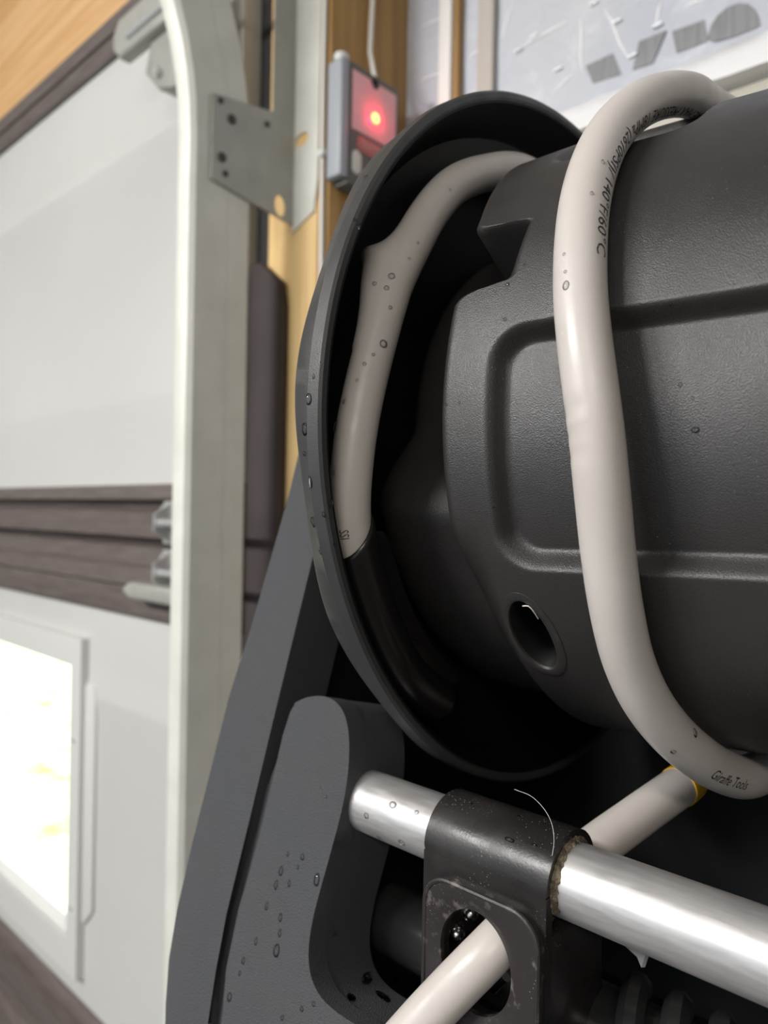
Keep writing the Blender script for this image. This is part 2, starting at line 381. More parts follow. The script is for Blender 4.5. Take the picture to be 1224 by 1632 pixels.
def plate_hole(mb, outer, cx, cy, rx, ry, to3, d, n=40, chamfer=0):
    O, H, n = ring_plate(outer, cx, cy, rx, ry, n, to3, d); d = Vector(d)
    rings = []
    rings.append([to3(*p)+d for p in O]); rings.append([to3(*p) for p in O])
    if chamfer:
        Hc = [(cx+(x-cx)*(1+chamfer/rx), cy+(y-cy)*(1+chamfer/ry)) for x, y in H]
        rings.append([to3(*p) for p in Hc]); rings.append([to3(*p)+d*.45 for p in H])
    else: rings.append([to3(*p) for p in H])
    rings.append([to3(*p)+d for p in H])
    k = len(rings); V = [p for r in rings for p in r]; F = []
    for a in range(k):
        b = (a+1) % k
        for i in range(n): F.append((a*n+i, a*n+(i+1) % n, b*n+(i+1) % n, b*n+i))
    mb.vf(V, F)
tY = lambda y, z: Vector((TX+.004, y, z))
plate_hole(pl, [(.472, .372), (.592, .353), (.592, .486), (.472, .468)], .571, .372, .009, .013, tY, (-.003, 0, 0))
pl.build('web_plate', M['bracket'], fb, angle=30)
lg = MB(); tB = lambda x, z: Vector((x, YJ-.003, z))
plate_hole(lg, [(-.716, .345), (-.676, .362), (-.670, .40), (-.664, 1.05), (-.716, 1.05)], -.700, .456, .013, .008, tB, (0, .003, 0))
lg.build('wall_leg', M['galv'], fb, angle=30)
for (y, z) in ((.482, .463), (.4975, .448), (.485, .400), (.490, .383), (.548, .462)):
    MB().cyl((TX+.0065, y, z), (TX+.003, y, z), .0055 if z in (.448, .400) else .0035, 12, bev=.001).build('rivet', M['rivet'], fb)
MB().box((TX+.001, .558, .478), (TX+.0042, .592, 1.05)).build('upper_leg', M['bracket'], fb, smooth=False)

# ---- stud bay: plastic sheet over insulation, print, laths
def yS(x, z): return YI-.003-.0008*sin(x*40+z*9)-.0006*sin(z*55+x*31)
sh = MB(); nx, nz = 120, 60; V = []; Fs = []
for i in range(nx+1):
    for j in range(nz+1):
        x = -.654+i*(3.1+.654)/nx if i > 60 else -.654+i*.011; z = FL+.02+j*(CE-FL-.04)/nz
        y = yS(x, z)
        if i > 60: x = .006+(i-60)*.053
        V.append((x, y, z))
for i in range(nx):
    for j in range(nz):
        a = i*(nz+1)+j; Fs.append((a, a+nz+1, a+nz+2, a+1))
sh.vf(V, Fs)
sheet = sh.build('vapour_barrier', M['poly']); tag(sheet, 'wrinkled clear plastic sheet stapled over the white wall insulation', 'plastic sheet')
def letter(pix, nm='print_letter'):
    P = [onY(x, y, YI-.003) for x, y in pix]; yy = min(yS(p.x, p.z) for p in P)-.0006; P = [onY(x, y, yy) for x, y in pix]
    return MB().prism(P, (0, .0008, 0)).build(nm, M['ink2'], sheet, smooth=False)
letter([(933, 105), (976, 85), (990, 118), (945, 133)])
letter([(1008, 112), (1018, 66), (1062, 48), (1040, 100)])
letter([(1071, 50), (1123, 31), (1128, 66), (1078, 84)])
letter([(1127, 62), (1132, 42), (1143, 25), (1158, 12), (1176, 5), (1192, 6), (1203, 14), (1210, 28), (1212, 40), (1204, 45), (1170, 58), (1140, 66)])
for (x, y) in ((822, 83), (886, 113), (942, 9), (978, 38), (1003, 92), (1042, 44), (848, 60)):
    p = onY(x, y, YI-.0042); q = p+Vector((.008, -.0020, .001))
    MB().tube([p+Vector((0, .004, 0)), p+Vector((0, -.002, 0)), q, q+Vector((0, .006, 0))], .0011, 8).build('staple', M['zinc'], sheet)
for (x0, y0, x1, y1) in ((822, 83, 905, 33), (668, 48, 722, 20), (664, 132, 708, 114), (963, 14, 1003, 95), (1042, 44, 1056, 0), (748, 95, 772, 76), (880, 150, 915, 118), (1090, 12, 1120, 0), (800, 60, 816, 6), (925, 30, 930, 120)):
    a, b = onY(x0, y0, YI-.003), onY(x1, y1, YI-.003); a.y = yS(a.x, a.z); b.y = yS(b.x, b.z)
    MB().tube([a, a.lerp(b, .3)+Vector((.001, -.0003, .001)), a.lerp(b, .7)+Vector((-.001, -.0003, 0)), b], lambda i: (.0004, .0016, .0016, .0004)[i], 8).build('sheet_fold', M['batten'], sheet)  # white colour puts the highlights of the folds into the plastic
struct(MB().box((-.588, YI-.020, FL), (-.568, YI-.006, CE), .003).build('trim_5', M['lath']))
struct(MB().box((-.567, YI-.016, FL), (-.559, YI-.006, CE), .002).build('trim_6', M['wood2']))
struct(MB().box((-.534, YI-.013, FL), (-.510, YI-.006, CE), .004).build('trim_7', M['tape']))
bt = MB(); V = []; Fs = []; n = 60
for i in range(n+1):
    x = -.485+i*.028
    w1 = .004*sin(i*1.3)+.003*sin(i*2.9)
    V += [(x, YI-.006, .446), (x, YI-.012+w1*.3, .442), (x, YI-.030+w1*.7, .420+w1), (x, YI-.040+w1*.6, .398), (x, YI-.006, .393)]
for i in range(n):
    for j in range(4): Fs.append((i*5+j, i*5+5+j, i*5+6+j, i*5+1+j))
bt.vf(V, Fs); struct(bt.build('trim_8', M['batten'], angle=60))
struct(MB().box((-.50, YI-.026, .30), (1.5, YI-.006, .392), .003).build('trim_9', M['beige']))

# ---- wall console with the red light
con = empty('door_console', (-.639, .65, .39)); tag(con, 'grey garage door wall console with glowing red light on the wooden stud', 'wall console')
X0, X1 = -.654, -.6285; CY0, CY1 = .589, .690
MB().prism([(X0, CY0, .392), (X1, CY0, .392), (X1, CY0, .530), (X0, CY0, .530)], (0, .014, 0), .004, 3).build('side_strip', M['console'], con)
MB().box((X0, CY0+.013, .386), (X1-.0005, CY1, .532), .004).build('housing', M['consoled'], con)
CF = -.6277
MB().prism([(CF, y, z) for y, z in [(.607, .522), (.637, .522), (.641, .512), (.648, .512), (.652, .522), (.683, .522), (.683, .452), (.607, .452)]], (-.003, 0, 0), .001).build('lens', M['lens'], con)
MB().ball((CF+.001, .645, .478), .0065, (.3, 1, 1)).build('light_dot', mat('led', (1, .3, .1), .4, emit=((1, .22, .05), 6)), con)
bd = MB().prism([(CF+.0005, y, z) for y, z in rrect(.615, .676, .429, .447, .008, 5)], (-.003, 0, 0), .0008).build('badge', M['badge'], con)
MB().prism([(CF+.001, y, z) for y, z in rrect(.6085, .622, .400, .428, .006, 5)], (-.004, 0, 0), .001).build('button', M['button'], con)
MB().prism([(CF+.001, y, z) for y, z in rrect(.650, .664, .400, .428, .006, 5)], (-.004, 0, 0), .001).build('button', M['button'], con)
MB().cyl((X0+.016, CY0+.008, .528), (X0+.016, CY0+.008, .538), .009, 20, bev=.003).build('cord_cap', M['vinyl'], con)
MB().cyl((CF-.004, .6445, .521), (CF+.0015, .6445, .521), .0045, 12).build('slot', M['rubber'], con)
lamp('console_light', 'POINT', (CF+.012, .645, .478+CH), (0, 0, 0), .02, (1, .03, .10)).data.shadow_soft_size = .004
def text_mesh(txt, size):
    cu = bpy.data.curves.new('lettering', 'FONT'); cu.body = txt; cu.size = size; cu.resolution_u = 2
    o = bpy.data.objects.new('lettering', cu); COL.objects.link(o)
    dg = bpy.context.evaluated_depsgraph_get(); me = bpy.data.meshes.new_from_object(o.evaluated_get(dg))
    bpy.data.objects.remove(o); return me
tm = text_mesh('CRAFTSMAN', .0105)
wdt = max(v.co.x for v in tm.vertices)
for v in tm.vertices: x, y = v.co.x, v.co.y; v.co = Vector((CF+.0012, .619+x*.053/wdt, .4342+y))
link('badge_lettering', tm, M['badgetext'], bd, smooth=False)
# white cords
c1 = [Vector((-.660, YJ-.004, z))+Vector((.0012*sin(z*9), 0, 0)) for z in [CE-.01-.04*i for i in range(56)]]
tag(MB().tube(c1, .0027, 10).build('cord', M['cord']), 'thin white cord running down the front of the wooden jamb', 'cord')
tag(MB().ball((-.660, YJ-.005, .425), .006, (1, .9, 1)).build('cord_clip', M['vinyl']), 'small white clip holding the cord on the wooden jamb', 'cord clip')
c2 = [Vector((-.646, .656-.004*sin(i*.4), CE-.01-i*.03)) for i in range(19)]
c2 = [p for p in c2 if p.z > .54]+[Vector((-.634, .650, .531))]
tag(MB().tube(c2, .0030, 10).build('cord', M['cord']), 'thin white cord coming down into the top of the grey console', 'cord')

# ================================================================== the hose reel
reel = empty('hose_reel', (0, AY, AZ-.36)); tag(reel, 'black plastic wall-mounted hose reel with wide drum and aluminium crossbar', 'hose reel')
RD = .150
def rsdf(x, y, x0, x1, y0, y1, r):
    cx, cy = (x0+x1)/2, (y0+y1)/2; qx = abs(x-cx)-(x1-x0)/2+r; qy = abs(y-cy)-(y1-y0)/2+r
    return hypot(max(qx, 0), max(qy, 0))+min(max(qx, qy), 0)-r
def drum_r(X, phi):
    r = .1463+.0060*sstep(-.05, -.18, X)
    for k in (0, 180):
        p = (phi-k+180) % 360-180; arc = RD*radians(p)
        d = rsdf(X, arc, -.1675, .262, RD*radians(-24.5), RD*radians(12.3), .016)
        r -= .0085*sstep(0.0, -.0062, d)
    pp = (phi+180) % 360-180
    if -150 < pp < -10: r -= (r-.1420)*sstep(-16, -34, pp)*sstep(-150, -120, pp)*sstep(-.172, -.190, X)
    for k in (60, 240):
        p = (phi-k+180) % 360-180; arc = RD*radians(p)
        d = rsdf(X, arc, -.172, -.108, RD*radians(-13), RD*radians(14), .012)
        r -= .0125*sstep(0.0, -.011, d)
    return r
XLT = [(-180, -.190), (17.4, -.190), (18.2, -.1885), (18.9, -.184), (19.6, -.168), (20.4, -.1645), (31.2, -.1640), (32.2, -.189), (33.2, -.1925), (36, -.1935), (60, -.2066), (76, -.2066), (80, -.190), (180, -.190)]
def xl(phi):
    p = (phi+180) % 360-180
    return min(interp(p, XLT), interp((p-180+180) % 360-180, XLT)) if False else interp(p if p > -100 else p+180, XLT)
dm = MB(); NP = 1080
cols = [('w', .100), ('w', .120), ('w', .138), ('e', 80), ('e', 50), ('e', 20), ('e', 0)]
Xs = [.001, .003, .006]+[.006+.0015*i for i in range(1, 79)]+[.125+.01*i for i in range(0, 34)]+[.468, .472, .476, .480, .484]
V = []; ER = .0045
for i in range(NP):
    phi = -180+360*i/NP; x0 = xl(phi)
    for kind, v in cols:
        rr = drum_r(x0+.004, phi)
        if kind == 'w': V.append(pol(phi, v, x0))
        else: a = radians(v); V.append(pol(phi, rr-ER+ER*cos(a), x0+ER-ER*sin(a)))
    for q in Xs:
        X = -.190+q
        X = x0+ER+(X+.190)*(.294-x0-ER)/.484
        V.append(pol(phi, drum_r(X, phi), X))
mcol = len(cols)+len(Xs)
HX, HP, HA, HB = -.1632, -37.2, .0098, .0198
Fs = []
for i in range(NP):
    k = (i+1) % NP
    for j in range(mcol-1):
        q = V[i*mcol+j]; q2 = V[k*mcol+j+1]
        c = (q+q2)/2; ph = -180+360*(i+.5)/NP
        if j >= len(cols)-1 and hypot((c.x-HX)/(HA+.0010), RD*radians(ph-HP)/(HB+.0010)) < 1: continue
        Fs.append((i*mcol+j, i*mcol+j+1, k*mcol+j+1, k*mcol+j))
dm.vf(V, Fs)
drum = dm.build('drum', M['drum'], reel, angle=50, fix=False)
drum.data.flip_normals() if drum.data.polygons[0].normal.x > 0 else None
# hole rim
hr = MB(); n = 48; rings = []
for rad_, dr in ((.0036, -.0003), (.0034, .0003), (.0028, .0004), (.0003, .0004), (-.0006, .0000), (-.0009, -.001)):
    ring = []
    for k in range(n):
        a = 2*pi*k/n; X = HX+(HA+rad_)*cos(a); ph = HP+math.degrees((HB+rad_)*sin(a)/RD)
        ring.append(pol(ph, drum_r(X, ph)+dr, X))
    rings.append(ring)
V = [p for r in rings for p in r]
hr.vf(V, [(a*n+i, a*n+(i+1) % n, (a+1)*n+(i+1) % n, (a+1)*n+i) for a in range(len(rings)-1) for i in range(n)])
hr.build('hole_rim', M['drum'], drum)
hw = MB(); V = []
for rad_, dr in ((-.0009, -.001), (-.0011, -.004), (.0004, -.018)):
    for k in range(n):
        a = 2*pi*k/n; X = HX+(HA+rad_)*cos(a); ph = HP+math.degrees((HB+rad_)*sin(a)/RD); V.append(pol(ph, drum_r(X, ph)+dr, X))
hw.vf(V, [(a*n+i, a*n+(i+1) % n, (a+1)*n+(i+1) % n, (a+1)*n+i) for a in range(2) for i in range(n)])
hw.build('hole_wall', M['inner'], drum)  # wall coloured black for the shade inside the hole
# core behind the drum end, with a deep hollow where the hose rises
def hollow(X, r, phi):
    p = (phi+180) % 360-180
    if r > .10: r -= .030*sstep(-20-(X+.184)*60, -2-(X+.184)*60, p)*sstep(110, 90, p)
    return X, r
MB().lathe([(-.246, .02), (-.246, .130), (-.2405, .1375), (-.236, .1395), (-.225, .1402), (-.21, .1408), (-.184, .1412), (-.184, .02)], 240, fn=hollow).build('core', M['drum'], reel)
MB().lathe([(-.12, .02), (-.12, .129), (-.183, .129), (-.183, .02)], 120).build('hole_light_block', M['inner'], reel)  # black plug added inside the drum to stop light showing in the hole
# flanges
def lobes(X, r, phi):
    if X < -.231 and r > .172:
        b = .5+.5*sin(radians(phi*11+40))
        return X-.0004-.0022*b, r-.0012+.0012*b
    return X, r
fp = [(-.2455, .03), (-.2455, .168), (-.243, .176), (-.236, .1805), (-.2225, .1855), (-.2200, .1863), (-.2190, .1875), (-.2190, .1898), (-.2200, .1910), (-.2262, .1912), (-.2275, .1902), (-.2330, .1896), (-.2352, .1882), (-.2372, .182), (-.2512, .172), (-.2512, .03)]
fl = MB().lathe(fp, 360, fn=lobes).build('flange', M['flange'], reel, angle=28)
MB().lathe([(-.2450, .031), (-.2450, .1675), (-.2425, .1756), (-.2357, .1800), (-.2203, .1862), (-.2201, .1853), (-.2350, .1793), (-.2418, .1748), (-.2440, .1668), (-.2440, .031)], 200).build('dish_shade', M['dish'], fl)  # near-black shell over the flange; shade of the recess put into its colour
fpr = [(.555-.2190-x-.0 if False else .336+(-.219-x), r) for x, r in fp]
MB().lathe(fpr, 180).build('flange', M['flange'], reel, angle=28)
MB().lathe([(.29, .02), (.29, .132), (.362, .132), (.362, .02)], 90).build('core', M['flange'], reel)

# ---- frame sides.  Front leg: slanted face, outline measured along the slope
K = 1.22
def fpl(px, py, d=0.0):                                        # point on the slanted front plane, d behind it
    r = ray(px, py); t = (.2778+d)/(r.y-.266*r.z); return r*t
NRM = Vector((0, -1, .266)).normalized()
def leg_part(mb, pix, front, depth, bev, seg=3):
    pts = [fpl(*p)+NRM*front for p in pix]
    mb.prism(pts, -NRM*depth, bev, seg, bev_back=False); return mb
def smooth_poly(P, it=2):
    for _ in range(it):
        Q = []
        for a, b in zip(P, P[1:]+P[:1]): Q += [(a[0]*.78+b[0]*.22, a[1]*.78+b[1]*.22), (a[0]*.22+b[0]*.78, a[1]*.22+b[1]*.78)]
        P = Q
    return P
band = [(488, 640), (460, 790), (400, 1000), (365, 1110), (335, 1230), (306, 1345), (282, 1450), (269, 1530), (264, 1600), (262, 1690), (262, 1900), (330, 1900), (331, 1632), (336, 1545), (354, 1450), (395, 1317), (430, 1170), (447, 1100), (498, 890), (540, 720), (545, 640)]
rgt_edge = [(467, 1121), (486, 1111), (510, 1108), (530, 1114), (545, 1130), (553, 1155), (556, 1185), (554, 1230), (548, 1270), (539, 1310), (524, 1365), (510, 1415), (498, 1460), (491, 1500), (490, 1535), (496, 1565), (512, 1594), (540, 1618), (580, 1642), (640, 1690), (760, 1760), (800, 1900)]
lft_edge = [(351, 1900), (352, 1632), (359, 1545), (376, 1450), (416, 1317), (450, 1170), (460, 1132)]
for _ in range(2):
    q = [rgt_edge[0]]
    for a, b in zip(rgt_edge, rgt_edge[1:]): q += [(a[0]*.75+b[0]*.25, a[1]*.75+b[1]*.25), (a[0]*.25+b[0]*.75, a[1]*.25+b[1]*.75)]
    rgt_edge = q+[rgt_edge[-1]]
padp = rgt_edge+lft_edge
body = [(x-1.0, y+1.0) for x, y in rgt_edge]+[(x-30, y) for x, y in lft_edge[:-2]]+[(443, 1170), (462, 1136)]
m1 = MB(); leg_part(m1, band, 0, .034, .004); 
side = m1.build('side_frame', M['frame'], reel, angle=35)
m2 = MB(); leg_part(m2, padp, -.0005, .012, .0016); m2.build('raised_pad', M['frame'], side, angle=35)
m3 = MB(); leg_part(m3, body, -.0065, .036, .0); m3.build('leg_body', M['frame'], side, angle=35)
# side panel behind the leg up to the hub and the rear leg
def slab_yz(name, pts, x0, x1, mt, parent, bev=.003):
    return MB().prism([(x0, y, z) for y, z in pts], (x1-x0, 0, 0), bev).build(name, mt, parent, angle=35)
SP = [(.262, -.06), (.300, .02), (.345, .082), (.387, .096), (.43, .082), (.52, -.06), (.60, -.36), (.20, -.36), (.236, -.16)]
slab_yz('side_panel', SP, -.345, -.318, M['inner'], side)
MB().cyl((-.318, AY, AZ), (-.250, AY, AZ), .045, 40).build('hub', M['inner'], reel)
# the other side frame, beyond the right of the picture
s2 = slab_yz('side_frame', [(.262, -.06), (.300, .02), (.345, .082), (.387, .096), (.43, .082), (.52, -.06), (.60, -.36), (.185, -.36), (.230, -.16)], .372, .44, M['frame'], reel, .006)
MB().cyl((.36, AY, AZ), (.375, AY, AZ), .045, 40).build('hub', M['inner'], reel)
slab_yz('back_panel', [(.555, -.36), (.560, .03), (.548, .03), (.535, -.30), (.535, -.36)], -.330, .385, M['inner'], reel)
slab_yz('base_tray', [(.245, -.365), (.56, -.365), (.56, -.35), (.245, -.35)], -.330, .385, M['inner'], reel)
slab_yz('wall_mount', [(.557, -.10), (.557, .0), (.722, .0), (.722, -.10)], -.06, .10, M['inner'], reel)

# ---- crossbar
TY, TZ, TR = .2600, -.1405, .0143
bar = MB().cyl((-.285, TY, TZ), (.38, TY, TZ), TR, 64, bev=.001).build('crossbar', M['alu'], reel)
# ---- hose guide sleeve hanging on the bar, with cover plate and pins
GX0, GX1 = -.1985, -.1400
OR, IR = TR+.0045, TR+.0003
gd = MB(); prof = []
yF = TY-OR
outer = [(TY+OR*cos(radians(a)), TZ+OR*sin(radians(a))) for a in range(-40, 181, 8)]
inner = [(TY+IR*cos(radians(a)), TZ+IR*sin(radians(a))) for a in range(180, -41, -8)]
zT = TZ-.001
PR = outer+[(yF, zT), (yF+OR-IR, zT)]+inner
gd.prism([(GX0, y, z) for y, z in PR], (GX1-GX0, 0, 0), .0006, 1)
HCX, HCZ, HRX, HRZ = -.1700, -.1760, .0170, .0200
plate_hole(gd, [(GX1, zT), (GX0, zT), (GX0, -.262), (GX1, -.262)], HCX, HCZ, HRX+.001, HRZ+.001, lambda x, z: Vector((x, yF, z)), (0, .0045, 0))
gd.box((GX1-.006, yF+.004, -.262), (GX1, yF+.046, zT-.016), .001)
gd.box((GX0, yF+.004, -.262), (GX0+.004, yF+.040, zT-.030), .001)
guide = gd.build('hose_guide', M['gloss'], reel, angle=35)
cp = MB(); cpo = rrect(-.1940, -.1405, -.256, -.1480, .012, 8)
cpo = [(x, z-(.2035+x)*.0) for x, z in cpo]
plate_hole(cp, cpo, HCX, HCZ, HRX, HRZ, lambda x, z: Vector((x, yF-.0045, z)), (0, .0045, 0), 72, chamfer=.004)
cvr = cp.build('cover_plate', M['cover'], guide, angle=32)
MB().tube([Vector((x, yF-.0042, z)) for x, z in cpo+cpo[:1]], .0011, 8, caps=False).build('edge_bead', M['cover'], guide)
MB().tube([onY(727, 1462, yF+.024), onY(727, 1489, yF+.018)], .0035, 14).ball(onY(727, 1489, yF+.016), .0042).build('pin', M['steel'], guide)
MB().tube([onY(730, 1440, yF+.03), onY(748, 1455, yF+.02)], .003, 14).ball(onY(750, 1455, yF+.018), .0036).build('pin', M['steel'], guide)
MB().tube([onY(786, 1576, yF+.016), onY(806, 1556, yF+.016)], .0022, 12).build('pin', M['steel'], guide)
# grit collar where the sleeve ends on the bar
gr = MB(); V = []; n = 40
for i in range(n+1):
    a = radians(20+190*i/n)
    for j, (dx, rr) in enumerate(((0, .0022), (.0010, .0012), (.0016+.0012*random.random(), .0001))):
        V.append((GX1+dx, TY+(TR+rr*(.6+.5*random.random()))*cos(a), TZ+(TR+rr*(.6+.5*random.random()))*sin(a)))
gr.vf(V, [(i*3+j, i*3+3+j, i*3+4+j, i*3+1+j) for i in range(n) for j in range(2)])
g_ = gr.build('grit', M['dirt'], guide); g_['kind'] = 'stuff'
# boss between side frame and guide, level-wind screw, small orange stop, paper scrap
MB().cyl(onY(612, 1470, .315), onY(690, 1510, .305), .0150, 32, bev=.003).build('guide_boss', M['screw'], reel)
SY, SZ = .288, -.212
MB().cyl((-.26, SY, SZ), (.38, SY, SZ), .017, 32).build('screw_shaft', M['screw'], reel)
hx = MB()
for ph0 in (0, pi):
    pts = []
    for i in range(0, 560):
        a = i*.16+ph0; X = -.135+i*.16/(2*pi)*.034
        if X > .36: break
        pts.append(Vector((X, SY+.0205*cos(a), SZ+.0205*sin(a))))
    hx.tube(pts, .0056, 8)
hx.build('screw_thread', M['screw'], reel)
MB().prism([onY(897, 1478, .315), onY(916, 1468, .315), onY(914, 1500, .315), onY(903, 1505, .315)], (0, .008, 0), .001).build('stop_tab', M['orange'], reel)
MB().prism([onY(984, 1497, .285), onY(1012, 1506, .285), onY(1030, 1518, .285), onY(1022, 1542, .285), onY(1015, 1525, .285)], (.001, .0012, 0)).build('torn_scrap', M['paper'], reel)
# ---- shroud gripping the hose end at the flange
HXI = -.2275
inner_px = [(700, 1118), (668, 1095), (640, 1066), (603, 995), (575, 915), (560, 852), (557, 800), (566, 700), (581, 620), (601, 540), (622, 470), (640, 430), (660, 385), (684, 340), (722, 297), (770, 277), (830, 274)]
ip = [onX(x, y, HXI) for x, y in inner_px]
HO = .0092
slp = spline(ip[:6], .003)
fr_ = frames(slp); sl = MB(); n = 32; V = []
m_ = len(slp)
for i, (p, t, a, b) in enumerate(fr_):
    rr = .0108
    for k in range(n):
        u = 2*pi*k/n; d = a*cos(u)+b*sin(u)
        sh_ = 0
        if i > m_-8: sh_ = (i-(m_-8))/7*(.008*d.y*1.0)          # slanted mouth
        V.append(p+d*rr+t*sh_)
sl.vf(V, [(i*n+k, i*n+(k+1) % n, (i+1)*n+(k+1) % n, (i+1)*n+k) for i in range(m_-1) for k in range(n)])
shr = sl.build('hose_shroud', M['sleeve'], reel)
mod = shr.modifiers.new('wall', 'SOLIDIFY'); mod.thickness = .0012; mod.offset = -1
web = [(585, 846), (612, 846), (625, 862), (629, 890), (640, 935), (660, 985), (690, 1030), (740, 1080), (700, 1110), (640, 1060), (600, 980), (585, 900)]
MB().prism([onX(x, y, -.2245) for x, y in web], (-.004, 0, 0), .0012).build('shroud_web', M['sleeve'], shr, angle=35)

# ================================================================== the hose
def C(phi, X, r=RD+HO): return pol(phi, r, X)
P = list(ip)
P += [C(92, -.2235, .146), C(120, -.214, .150), C(150, -.190, .158), C(180, -.165, .161), C(215, -.135, .161), C(245, -.105, .163)]
P += [onY(1222, 1222, .372), onY(1186, 1238, .345), onY(1145, 1226, .322), onY(1108, 1202, .303), onY(1068, 1166, .286), onY(1028, 1112, .269), onY(1000, 1048, .256)]
P += [onY(x, y, cy) for x, y, cy in ((981, 965, .2445), (969, 880, .2372), (960, 790, .2316), (951, 700, .2284), (941, 620, .2277), (931, 540, .2290), (925, 470, .2320), (925, 400, .2364), (931, 330, .2440), (946, 268, .2545), (972, 214, .2700), (1010, 174, .2880), (1052, 154, .3090), (1096, 152, .3350), (1130, 172, .3700))]
P += [C(108, -.112, .1575), C(150, -.080, .161), C(190, -.055, .161), C(230, -.065, .161), C(255, -.080, .162)]
P += [onY(1128, 1222, .392), onY(1085, 1252, .364), onY(1012, 1304, .328), onY(920, 1374, .292), onY(786, 1510, .246), onY(700, 1598, .231), onY(640, 1664, .221), onY(560, 1758, .208), onY(440, 1920, .190)]
hp = spline(P, .0022)
kink = onX(640, 434, HXI); kdir = Vector((-.50, -.85, .08)).normalized()
def hdisp(i, d):
    p = hp[i]; q = 0
    if (p-kink).length < .045 and p.x < -.2:
        z = p.z-kink.z; c = max(0, d.dot(kdir))
        z1 = sqrt(z*z+.0016**2)-.0016
        q += .0155*(exp(-z1/.0065) if z > 0 else exp(-z1/.0120))*c**7
        q += .0012*exp(-(z/.016)**2)*c-.0008*exp(-(z/.012)**2)*max(0, -d.dot(kdir))
    for (kx, ky) in ((934, 652), (938, 690), (942, 718)):
        k3 = onY(kx, ky, .228); dd = (p-k3).length
        if dd < .02: q -= .0011*exp(-((p-k3).dot(Vector((0, 0, 1)))/.0020)**2)*max(0, -d.y)**2*max(0, -d.x+.4)
    return q
hose = MB().tube(hp, HO, 40, disp=hdisp).build('garden_hose', M['hose'], angle=70)
tag(hose, 'thick grey rubber hose wound loosely around the black drum', 'hose')
# printed lettering wrapped on the hose: reads downwards along the front turn
L_ = [0]
for a, b in zip(hp, hp[1:]): L_.append(L_[-1]+(b-a).length)
def nearest(p): return min(range(len(hp)), key=lambda i: (hp[i]-p).length)
hfr = frames(hp)
def at_len(s):
    lo, hi = 0, len(L_)-1
    while hi-lo > 1:
        md = (lo+hi)//2
        if L_[md] <= s: lo = md
        else: hi = md
    u = (s-L_[lo])/(L_[hi]-L_[lo]); p = hp[lo].lerp(hp[hi], u); t = hfr[lo][1].lerp(hfr[hi][1], u).normalized()
    return p, t
def hose_text(txt, size, s0, side, name, stretch=1.0):
    me = text_mesh(txt, size)
    bm = bmesh.new(); bm.from_mesh(me)
    bmesh.ops.triangulate(bm, faces=bm.faces[:]); bmesh.ops.subdivide_edges(bm, edges=[e for e in bm.edges if e.calc_length() > .0015], cuts=1)
    for v in bm.verts:
        s = s0-v.co.x*stretch; p, t = at_len(s); out = (-p).normalized()
        out = (out-t*out.dot(t)).normalized(); rt = (-t).cross(out).normalized()   # left of the reading direction
        up = out.cross(-t).normalized()
        ang = side+v.co.y/HO
        v.co = p+(out*cos(ang)+up*sin(ang))*(HO+.00012)
    bm.to_mesh(me); bm.free()
    return link(name, me, M['ink'], hose, smooth=False)
i0 = nearest(onY(1125, 162, .352)); i1 = nearest(onY(924, 425, .2345))
tl = text_mesh('HOSE MAX PRESSURE 18MPa (2610PSI)/ 140°F/60°C', .0062); tw = max(v.co.x for v in tl.vertices)
hose_text('HOSE MAX PRESSURE 18MPa (2610PSI)/ 140°F/60°C', .0066, L_[i0], .62, 'hose_lettering', (L_[i0]-L_[i1])/tw*.94)
i2 = nearest(onY(1112, 1206, .305))
hose_text('Giraffe Tools', .0066, L_[i2], -.42, 'hose_lettering', .8)
i3 = nearest(onX(557, 832, HXI))
hose_text('SSI', .006, L_[i3]-.001, -.55, 'hose_lettering', .55)
# yellow collar where the hose leaves the drum
ic = nearest(onY(1085, 1252, .364)); yc = [hp[k] for k in range(ic-3, ic+2)]
MB().tube(yc, HO+.0005, 32).build('yellow_collar', M['yellow'], hose)

# ================================================================== stray fibres and water drops
def hair(name, pts, r, label, cat):
    return tag(MB().tube(spline(pts, .0015), r, 6).build(name, M['fibre']), label, cat)
hair('stray_fibre', [onY(820, 1258, .262), onY(848, 1270, .258), onY(869, 1292, .254), onY(880, 1315, .250), onY(883, 1340, .2475), onY(880, 1364, .2465)], .00009, 'single pale fibre curling up from the black hose guide', 'fibre')
hair('lint_strand', [onY(833, 966, .2555), onY(842, 966, .2560), onY(850, 974, .258), onY(858, 986, .262)], .00028, 'bit of pale lint caught in the round drum hole', 'lint')

bpy.context.view_layer.update()
dg = bpy.context.evaluated_depsgraph_get()
def drop(px, py, rpx, label, group, el=1.0, ht=.62):
    d = ray(px, py).normalized()
    hit, loc, nor, idx, ob, mtx = S.ray_cast(dg, EYE+d*.02, d)
    if not hit: return
    if nor.dot(d) > 0: nor = -nor
    dist = (loc-EYE).dot(FWD); r = rpx/F_PX*dist
    bm = bmesh.new(); bmesh.ops.create_icosphere(bm, subdivisions=2, radius=1)
    z = nor; x = (Vector((0, 0, 1))-z*z.z)
    x = x.normalized() if x.length > .05 else z.orthogonal().normalized()
    y = z.cross(x)
    for v in bm.verts:
        c = v.co.copy(); k = 1.0+.25*c.x*(el-1)
        h = c.z if c.z > 0 else c.z*.15
        v.co = x*c.x*r*el + y*c.y*r/k*(1.0 if el < 1.2 else .85) + z*h*r*ht
    me = bpy.data.meshes.new('water_drop'); bm.to_mesh(me); bm.free()
    o = bpy.data.objects.new('water_drop', me); COL.objects.link(o); o.location = loc+nor*r*.02
    me.materials.append(M['water']); me.polygons.foreach_set('use_smooth', [True]*len(me.polygons))
    tag(o, label, 'water drop', group); new.append((group, py, px, o))
new = []
RIM = ('clear water drop beaded on the black rim of the drum flange', 'water drops on the flange rim')
